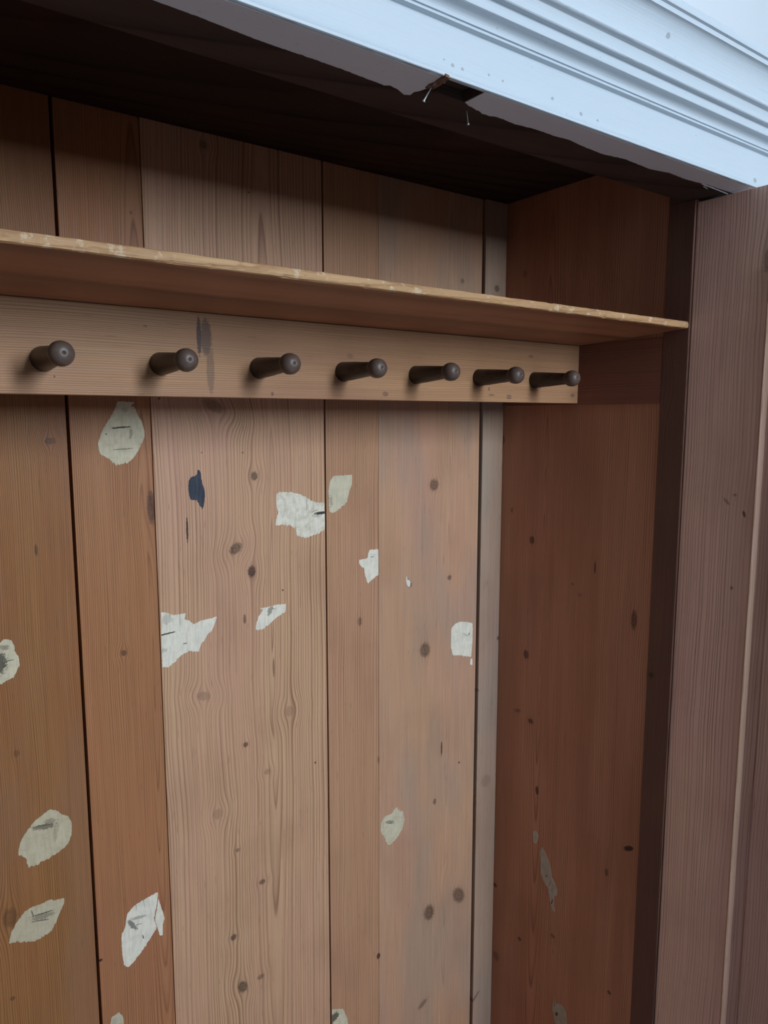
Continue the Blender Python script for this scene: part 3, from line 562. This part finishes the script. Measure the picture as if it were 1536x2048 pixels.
P = [
 ('cream_top', 1, CR, CR2, [(-.8800, Z(-.0165), .017, .0014, -4, .95), (-.8630, Z(-.026), .0030, .009, 8, .40), (-.8760, Z(-.052), .016, .0010, -3, .6), (-.9030, Z(-.027), .0012, .0012, 0, .9), (-.872, Z(.012), .006, .004, 0, .25)], 'pear-shaped cream filler patch'),
 ('blocky', 2, WH, CR2, [(-.4975, Z(-.1880), .0155, .0030, -2, 1.0), (-.513, Z(-.1835), .006, .0007, -20, .8), (-.508, Z(-.192), .010, .0035, 0, .30), (-.53, Z(-.165), .002, .02, 0, .25), (-.515, Z(-.165), .001, .02, 0, .25)], 'blocky cream filler patch split by a dark crack'),
 ('shield', 3, CR, (.54, .50, .36), [(-.4735, Z(-.165), .004, .012, -10, .35), (-.476, Z(-.178), .003, .002, 0, .3)], 'shield-shaped cream filler patch'),
 ('wing', 2, WH, (.70, .66, .56), [(-.825, Z(-.379), .030, .0014, -4, .95), (-.815, Z(-.352), .009, .010, 0, .28), (-.792, Z(-.357), .0015, .012, 0, .25), (-.784, Z(-.402), .004, .0012, 0, .7), (-.823, Z(-.408), .007, .0035, 0, .3)], 'wing-shaped white filler patch'),
 ('fish', 2, WH, (.72, .68, .58), [(-.6135, Z(-.368), .005, .010, 25, .6), (-.606, Z(-.3665), .006, .0006, 0, .7)], 'fish-shaped white filler patch'),
 ('tooth', 3, WH, (.68, .66, .54), [(-.3720, Z(-.291), .004, .0009, 0, .8), (-.368, Z(-.287), .009, .0005, 10, .4)], 'tooth-shaped pale filler patch'),
 ('thumb', 4, WH, (.66, .63, .54), [(-.094, Z(-.509), .0012, .004, 30, 1.0), (-.105, Z(-.508), .010, .003, 30, .25)], 'thumb-shaped white filler patch'),
 ('thumb_drip', 4, WH, WH2, [], 'small white filler drip'),
 ('fleck', 4, (.75, .72, .66), WH, [(-.277, Z(-.35), .002, .003, 0, .9)], 'small white filler fleck'),
 ('leaf', 4, CR, CR2, [(-.3270, Z(-.902), .012, .0035, 14, .55), (-.322, Z(-.907), .009, .001, 14, .8)], 'leaf-shaped cream filler patch'),
 ('foot', 3, CR, CR2, [(-.4770, Z(-1.309), .012, .010, -40, .85), (-.486, Z(-1.315), .006, .020, 0, .6)], 'cream filler patch around a dark knot'),
 ('oval', 0, (.60, .53, .37), (.46, .39, .25), [(-1.0325, Z(-.6665), .017, .0050, 8, .65), (-1.033, Z(-.664), .018, .0009, 8, .9), (-1.024, Z(-.661), .009, .006, 0, .4), (-1.015, Z(-.68), .004, .018, 10, .25)], 'oval cream filler patch'),
 ('eye', 0, (.57, .50, .35), (.45, .38, .25), [(-1.0430, Z(-.8215), .019, .0055, 8, .45), (-1.0430, Z(-.8165), .018, .0010, 4, .9), (-1.058, Z(-.812), .0010, .009, -12, .7), (-1.046, Z(-.828), .014, .0012, 14, .7)], 'eye-shaped cream filler patch'),
 ('shell', 1, WH, (.66, .63, .55), [(-.8990, Z(-.902), .004, .014, -30, .7), (-.888, Z(-.892), .013, .0030, 8, .45), (-.881, Z(-.934), .0008, .004, -12, 1.0), (-.889, Z(-.905), .007, .0006, 12, .8), (-.878, Z(-.86), .0009, .018, -6, .5), (-.892, Z(-.862), .0009, .014, -8, .4)], 'shell-shaped white filler patch'),
 ('shell_tail', 1, WH, WH2, [], 'small white filler patch'),
 ('crumb', 1, (.60, .54, .40), (.38, .31, .19), [], 'crumbly cream filler patch'),
 ('edge', 0, CR, CR2, [(-1.082, Z(-.378), .012, .017, 0, .85), (-1.068, Z(-.377), .008, .0008, 0, .8), (-1.072, Z(-.355), .007, .004, 20, .5)], 'round cream filler patch around a dark knot'),
]
for i, (key, bi, c1, c2, marks, lab) in enumerate(P):
    pm = paint('filler_paint_%s' % key, c1, c2, marks)
    b = BOARDS[bi]
    small = key in ('fleck', 'thumb_drip')
    patch('back', b[2], BACK_PATCH[key], pm, boards[bi], 3.7 * i, lab, amp=.0005 if small else .0013, clip=(b[0] + .0008, b[1] - .0008))
# dabs of blue-black and pale paint tried out on the third board
bp_m = paint('navy_paint', (.022, .032, .055), (.035, .05, .07), [], grey=(.14, .13, .12), streak=.35, rough=.45)
patch('back', BOARDS[2][2], BACK_PATCH['blue'], bp_m, boards[2], 77.0, 'dark blue paint dab', name='paint_dab', amp=.0014)
for i, (key, c1, c2, marks, lab) in enumerate([
        ('small', (.50, .44, .36), (.36, .29, .22), [], 'small pale filler patch'),
        ('long', (.44, .40, .33), (.34, .29, .23), [(-.178, Z(-1.066), .002, .002, 0, .9), (-.197, Z(-1.12), .002, .008, -20, .8), (-.188, Z(-1.08), .001, .012, -20, .5)], 'long drooping pale filler patch'),
        ('low', (.40, .36, .29), (.27, .22, .16), [(-.2210, Z(-1.393), .003, .006, -25, .95), (-.214, Z(-1.37), .001, .012, 0, .5)], 'pale filler patch low on the side')]):
    patch('side', 0.0, SIDE_PATCH[key], paint('filler_side_%s' % key, c1, c2, marks, across='Y'), sidepanel, 31 + i, lab, amp=.0010)

# ---------------------------------------------------------------- frieze rail and its ragged painted underside
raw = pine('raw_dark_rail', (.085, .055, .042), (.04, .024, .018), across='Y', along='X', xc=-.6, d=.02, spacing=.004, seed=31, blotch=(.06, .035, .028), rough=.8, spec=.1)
bm = bmesh.new()
ZR = .3826
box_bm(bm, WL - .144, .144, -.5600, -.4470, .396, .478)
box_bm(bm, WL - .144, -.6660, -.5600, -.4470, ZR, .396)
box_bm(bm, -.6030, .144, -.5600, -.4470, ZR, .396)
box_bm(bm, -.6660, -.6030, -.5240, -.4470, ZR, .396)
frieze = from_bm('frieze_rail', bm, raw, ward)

paint_w = bpy.data.materials.new('white_gloss_paint'); paint_w.use_nodes = True
def white_paint(m, base, marks=()):
    nt = m.node_tree; bs = nt.nodes['Principled BSDF']
    tc = nt.nodes.new('ShaderNodeTexCoord')
    s = nt.nodes.new('ShaderNodeSeparateXYZ'); nt.links.new(tc.outputs['Object'], s.inputs[0])
    st = noi(nt, comb(nt, mth(nt, 'MULTIPLY', s.outputs[0], 7), mth(nt, 'MULTIPLY', s.outputs[1], 380), mth(nt, 'MULTIPLY', s.outputs[2], 380)), 1.0, 4, .6)
    mo = noi(nt, tc.outputs['Object'], 14, 5)
    speck = sstep(nt, noi(nt, tc.outputs['Object'], 150, 1), .74, .80)
    c = mix(nt, mth(nt, 'MULTIPLY', sstep(nt, st, .5, .78), .22), base, tuple(q * .72 for q in base))
    c = mix(nt, mth(nt, 'MULTIPLY', mo, .12), c, (.60, .64, .64))
    c = mix(nt, mth(nt, 'MULTIPLY', speck, .35), c, (.30, .32, .34))
    if marks:
        _, mk = knots_chain(nt, comb(nt, s.outputs[0], s.outputs[2], 0.0), marks, rough=1.0)
        c = mix(nt, mk, c, (.16, .17, .18))
    nt.links.new(c, bs.inputs['Base Color'])
    bs.inputs['Roughness'].default_value = .42; bs.inputs['Specular IOR Level'].default_value = .4
    bp = nt.nodes.new('ShaderNodeBump'); bp.inputs['Strength'].default_value = .35; bp.inputs['Distance'].default_value = .0012
    nt.links.new(mth(nt, 'ADD', st, mth(nt, 'MULTIPLY', mo, .8)), bp.inputs['Height']); nt.links.new(bp.outputs[0], bs.inputs['Normal'])
white_paint(paint_w, (.52, .60, .67), CORNICE_MARKS)
grey_p = bpy.data.materials.new('grey_white_paint'); grey_p.use_nodes = True
white_paint(grey_p, (.76, .77, .82))

def underside():
    pts = []
    def rag(l, s):
        o = []
        for i in range(len(l) - 1):
            a, b = Vector(l[i]), Vector(l[i + 1]); k = max(1, int((b - a).length / .003))
            for j in range(k):
                q = a.lerp(b, j / k); o.append((q.x, q.y + mnoise.noise(Vector((q.x * 160, 0, s))) * .0010 + mnoise.noise(Vector((q.x * 500, 3, s))) * .0006))
        o.append(tuple(l[-1])); return o
    A = [(WL - .144, -.520)] + PAINT_A
    Bq = PAINT_B + [(.144, -.5265)]
    for nm, seg, x0, x1 in (('a', rag(A, 1.0), WL - .144, -.6668), ('b', rag(Bq, 2.0), -.6020, .144)):
        out = seg + ([(x1, -.5602)] if nm == 'b' else [(-.6668, -.5602)]) + [(x0, -.5602)]
        pts.append(out)
    bm = bmesh.new()
    for out in pts:
        vs = [bm.verts.new((a, b, ZO + ZR - .0008)) for a, b in out]
        f = bm.faces.new(vs)
        r = bmesh.ops.extrude_face_region(bm, geom=[f])
        for v in [g for g in r['geom'] if isinstance(g, bmesh.types.BMVert)]: v.co.z += .0007
    bmesh.ops.triangulate(bm, faces=[f for f in bm.faces if len(f.verts) > 4], ngon_method='EAR_CLIP')
    o = from_bm('painted_edge', bm, grey_p, frieze, label='ragged grey-white paint edge')
    o.matrix_parent_inverse = Matrix.Identity(4)
underside()

# cornice: moulded section (distance out from the camera plane d, height z) swept round the front and both ends
D0 = 1.2346
sec = [(.6746, .3820), (.6695, .3820), (.6688, .3825), (.6686, .3840), (.6688, .3856), (.6698, .3865), (.6722, .3884), (.6736, .3920), (.6741, .3970), (.6742, .4100), (.6741, .4400),
       (.6700, .4408), (.6672, .4412), (.6668, .4432), (.6675, .4445), (.6650, .4446), (.6652, .4462), (.6650, .4490), (.6632, .4520), (.6600, .4542), (.6570, .4551),
       (.6515, .4552), (.6500, .4560), (.6494, .4590), (.6495, .4640), (.6498, .4682),
       (.6420, .4684), (.6408, .4695), (.6405, .4740), (.6400, .4790), (.6385, .4832), (.6362, .4842), (.6340, .4846), (.6322, .4850), (.6308, .4860), (.6304, .4872), (.6310, .4884),
       (.6312, .4930), (.6306, .5000), (.6290, .5080), (.6262, .5160), (.6222, .5230), (.6175, .5278), (.6135, .5285),
       (.6133, .5346), (.6110, .5352), (.6095, .5356), (.6090, .5380), (.6090, .5430), (.6100, .5462), (.6130, .5480), (.6746, .5485)]
def cornice():
    prof = [(d - D0, z) for d, z in sec]          # y, z
    y_in = prof[0][0]
    vs, fs = [], []
    n = 220
    xr, xl = .140, WL - .140
    path = []
    # right return (back to front), front run (right to left), left return
    cols = []
    for t in (0.0, .5):
        cols.append([(xr + (y_in - y), .03 * (1 - t) + t * (y_in - .2) * 1.0 if t else .03, z) for y, z in prof])
    front = []
    for i in range(n + 1):
        f = i / n
        c = []
        for j, (y, z) in enumerate(prof):
            o = y_in - y
            x = (xr + o) + ((xl - o) - (xr + o)) * f
            wob_ = .00035 * mnoise.noise(Vector((x * 9, j * .15, 0))) + .00018 * mnoise.noise(Vector((x * 60, j * .4, 3)))
            top = 0
            if j >= len(prof) - 4 and j < len(prof) - 1:      # knocked top edge
                top = -.0016 * max(0, mnoise.noise(Vector((x * 16, 2, 2)))) + .0010 * mnoise.noise(Vector((x * 40, 2, 8)))
            c.append((x, y + wob_, z + wob_ * .6 + top))
        front.append(c)
    cols = [[(xr + (y_in - y), .03, z) for y, z in prof]] + front + [[(xl - (y_in - y), .03, z) for y, z in prof]]
    m = len(prof)
    for c in cols:
        for x, y, z in c: vs.append((x, y, z + ZO))
    for i in range(len(cols) - 1):
        for j in range(m):
            a, b = i * m + j, i * m + (j + 1) % m
            fs.append((a, b, b + m, a + m))
    fs.append(tuple(range(m))); fs.append(tuple((len(cols) - 1) * m + j for j in range(m))[::-1])
    o = link_mesh('cornice', vs, fs, paint_w, ward, smooth=False, label='white painted moulded cornice')
    bm = bmesh.new(); bm.from_mesh(o.data); bmesh.ops.recalc_face_normals(bm, faces=bm.faces); bm.to_mesh(o.data); bm.free()
    for p in o.data.polygons: p.use_smooth = True
    try:
        o.data.set_sharp_from_angle(angle=R(38))
    except Exception: pass
cornice()
# dust board behind the cornice
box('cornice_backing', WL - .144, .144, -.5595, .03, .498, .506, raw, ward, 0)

# splintered wood and nails where a catch has been torn out of the rail
rust = pine('splintered_wood', (.22, .12, .085), (.10, .045, .03), across='X', along='Y', xc=-.7, d=.01, spacing=.002, seed=51, blotch=(.30, .20, .15), wear=.5, rough=.8)
def splinters():
    rr = random.Random(5); bm = bmesh.new()
    for k in range(26):
        t = rr.random()
        cx = -.6645 + rr.uniform(-.004, .006) + (1 - t) * .0 ; cy = -.5700 + t * .036
        L = rr.uniform(.006, .014); wd = rr.uniform(.0012, .003); a = rr.uniform(-.35, .25)
        zt = .3818 - rr.uniform(0, .0016)
        dx, dy = math.sin(a), math.cos(a)
        b = [(cx - dy * wd, cy + dx * wd, zt), (cx + dy * wd, cy - dx * wd, zt), (cx + dx * L + dy * wd * .2, cy + dy * L, zt - rr.uniform(-.0015, .0015)), (cx + dx * L * .8 - dy * wd * .4, cy + dy * L * .8, zt + .001)]
        lo_ = [bm.verts.new((x, y, z + ZO)) for x, y, z in b]
        hi = [bm.verts.new((x, y, z + ZO + .0030)) for x, y, z in b]
        bm.faces.new(lo_); bm.faces.new(hi[::-1])
        for q in range(4): bm.faces.new((lo_[q], lo_[(q + 1) % 4], hi[(q + 1) % 4], hi[q]))
    o = from_bm('splintered_wood', bm, rust, frieze, label='splintered brown bare wood'); o.matrix_parent_inverse = Matrix.Identity(4)
splinters()
steel = flat('bright_steel', (.62, .66, .68), .35, .5, metal=.5, mott=.3, scale=300)
def nail(p0, p1, r, rh):
    a, b = Vector(p0), Vector(p1); dirn = (b - a).normalized(); L = (b - a).length
    q = Vector((0, 0, 1)).rotation_difference(dirn)
    prof = [(r * .2, -.003), (r, 0), (r, L - .0012), (rh * .8, L - .0010), (rh, L - .0003), (rh * .9, L + .0004), (rh * .3, L + .0006)]
    vs, fs = [], []; seg = 14
    for rad, h in prof:
        for k in range(seg):
            v = q @ Vector((rad * math.cos(k * 2 * math.pi / seg), rad * math.sin(k * 2 * math.pi / seg), h)) + a
            vs.append((v.x, v.y, v.z + ZO))
    for i in range(len(prof) - 1):
        for k in range(seg):
            c, d = i * seg + k, i * seg + (k + 1) % seg
            fs.append((c, d, d + seg, c + seg))
    fs.append(tuple(range(seg))[::-1]); fs.append(tuple((len(prof) - 1) * seg + k for k in range(seg)))
    o = link_mesh('nail', vs, fs, steel, frieze, smooth=True, label='bent steel nail')
    o.matrix_parent_inverse = Matrix.Identity(4)
nail((-.6590, -.5300, .3835), (-.6595, -.5170, .3730), .0009, .0022)
nail((-.5830, -.5080, .3835), (-.5835, -.5120, .3650), .0006, .0017)
# loose flakes of paint and a wood sliver at the hinge end of the rail
bm = bmesh.new()
for (x0, y0, x1, y1, z0, z1, wd) in [(-.075, -.5235, .008, -.5225, .3812, .3795, .0010), (-.060, -.518, -.045, -.5165, .3813, .3800, .0012)]:
    a, b = Vector((x0, y0, z0 + ZO)), Vector((x1, y1, z1 + ZO))
    lo_ = [bm.verts.new(a + Vector((0, -wd, 0))), bm.verts.new(b), bm.verts.new(b + Vector((0, .0004, 0))), bm.verts.new(a + Vector((0, wd, 0)))]
    hi = [bm.verts.new(v.co + Vector((0, 0, .0014))) for v in lo_]
    bm.faces.new(lo_); bm.faces.new(hi[::-1])
    for q in range(4): bm.faces.new((lo_[q], lo_[(q + 1) % 4], hi[(q + 1) % 4], hi[q]))
o = from_bm('paint_flake', bm, grey_p, frieze); o.matrix_parent_inverse = Matrix.Identity(4)

# ---------------------------------------------------------------- the open door: frame, bead and panel
door_m = pine('pine_door', (.72, .48, .37), (.32, .17, .12), across='Y', along='Z', xc=-.640, d=.030, tilt=.012, spacing=.0062, knots=KNOTS_DOOR, seed=61, blotch=(.64, .40, .31), bl_amt=.6, rough=.40, spec=.5, strength=1.0, wob=.012)
panel_m = pine('pine_door_panel', (.54, .34, .27), (.30, .16, .12), across='Y', along='Z', xc=-.75, d=.02, tilt=.02, spacing=.0055, seed=63, blotch=(.42, .24, .19), bl_amt=.6, rough=.42, spec=.5)
YS = -.4716; YW = .60
door = bpy.data.objects.new('door', None); col.objects.link(door)
door.parent = ward; door.matrix_parent_inverse = WINV
door.location = (0, 0, 0)
ID = Matrix.Identity(4)
def dbox(name, *a, mat=door_m, bev=.0012, label=None):
    o = box(name, *a, mat, door, bev, label=label); o.matrix_parent_inverse = ID; return o
DT, DB = .3768, -1.62
y1 = YS - YW
dbox('door_stile', 0, .024, -.6055, YS, DB, DT)
dbox('door_stile', 0, .024, y1, y1 + .134, DB, DT)
dbox('door_rail', .0003, .0237, y1 + .134, -.6055, DT - .13, DT - .0005)
dbox('door_rail', .0003, .0237, y1 + .134, -.6055, DB + .0005, DB + .18)
# bead: section (y offset from the stile edge, x), run vertically along the hinge stile
bead = [(0.0008, -.0002), (0.0, -.0010), (-.0014, -.0026), (-.0030, -.0030), (-.0042, -.0022), (-.0046, -.0004), (-.0048, .0100), (-.0050, .0130), (.0006, .0130)]
def bead_run(ye, sgn, z0, z1):
    n = 60; vs, fs = [], []
    for i in range(n + 1):
        z = z0 + (z1 - z0) * i / n
        k = .0003 * mnoise.noise(Vector((z * 12, ye, 0)))
        for dy, x in bead: vs.append((x + k * .5, ye + sgn * dy + k, z + ZO))
    m = len(bead)
    for i in range(n):
        for j in range(m):
            a, b = i * m + j, i * m + (j + 1) % m
            fs.append((a, b, b + m, a + m))
    fs.append(tuple(range(m))); fs.append(tuple(n * m + j for j in range(m))[::-1])
    o = link_mesh('door_bead', vs, fs, bead_m, door); o.matrix_parent_inverse = ID
    bm = bmesh.new(); bm.from_mesh(o.data); bmesh.ops.recalc_face_normals(bm, faces=bm.faces); bm.to_mesh(o.data); bm.free()
bead_m = pine('pine_bead', (.50, .34, .25), (.34, .20, .14), across='X', along='Z', xc=.3, d=.1, spacing=.003, seed=66, blotch=(.45, .28, .2), rough=.4)
bead_run(-.6055, 1, DB + .18, DT - .13)
bead_run(y1 + .134, -1, DB + .18, DT - .13)
# fielded panel: flat margin, small groove, raised field
pa, pb = -.6085, y1 + .1375
secp = [(pa, .0125), (pa - .0215, .0125), (pa - .0225, .0138), (pa - .0238, .0138), (pa - .0250, .0112), (pb + .0250, .0112), (pb + .0238, .0138), (pb + .0225, .0138), (pb + .0215, .0125), (pb, .0125), (pb, .0190), (pa, .0190)]
vs = [(x, y, z + ZO) for z in (DB + .18, DT - .13) for y, x in secp]; m_ = len(secp)
fs = [(j, (j + 1) % m_, (j + 1) % m_ + m_, j + m_) for j in range(m_)] + [tuple(range(m_)), tuple(range(m_, 2 * m_))[::-1]]
o = link_mesh('door_panel', vs, fs, panel_m, door); o.matrix_parent_inverse = ID
bm = bmesh.new(); bm.from_mesh(o.data); bmesh.ops.recalc_face_normals(bm, faces=bm.faces); bm.to_mesh(o.data); bm.free()
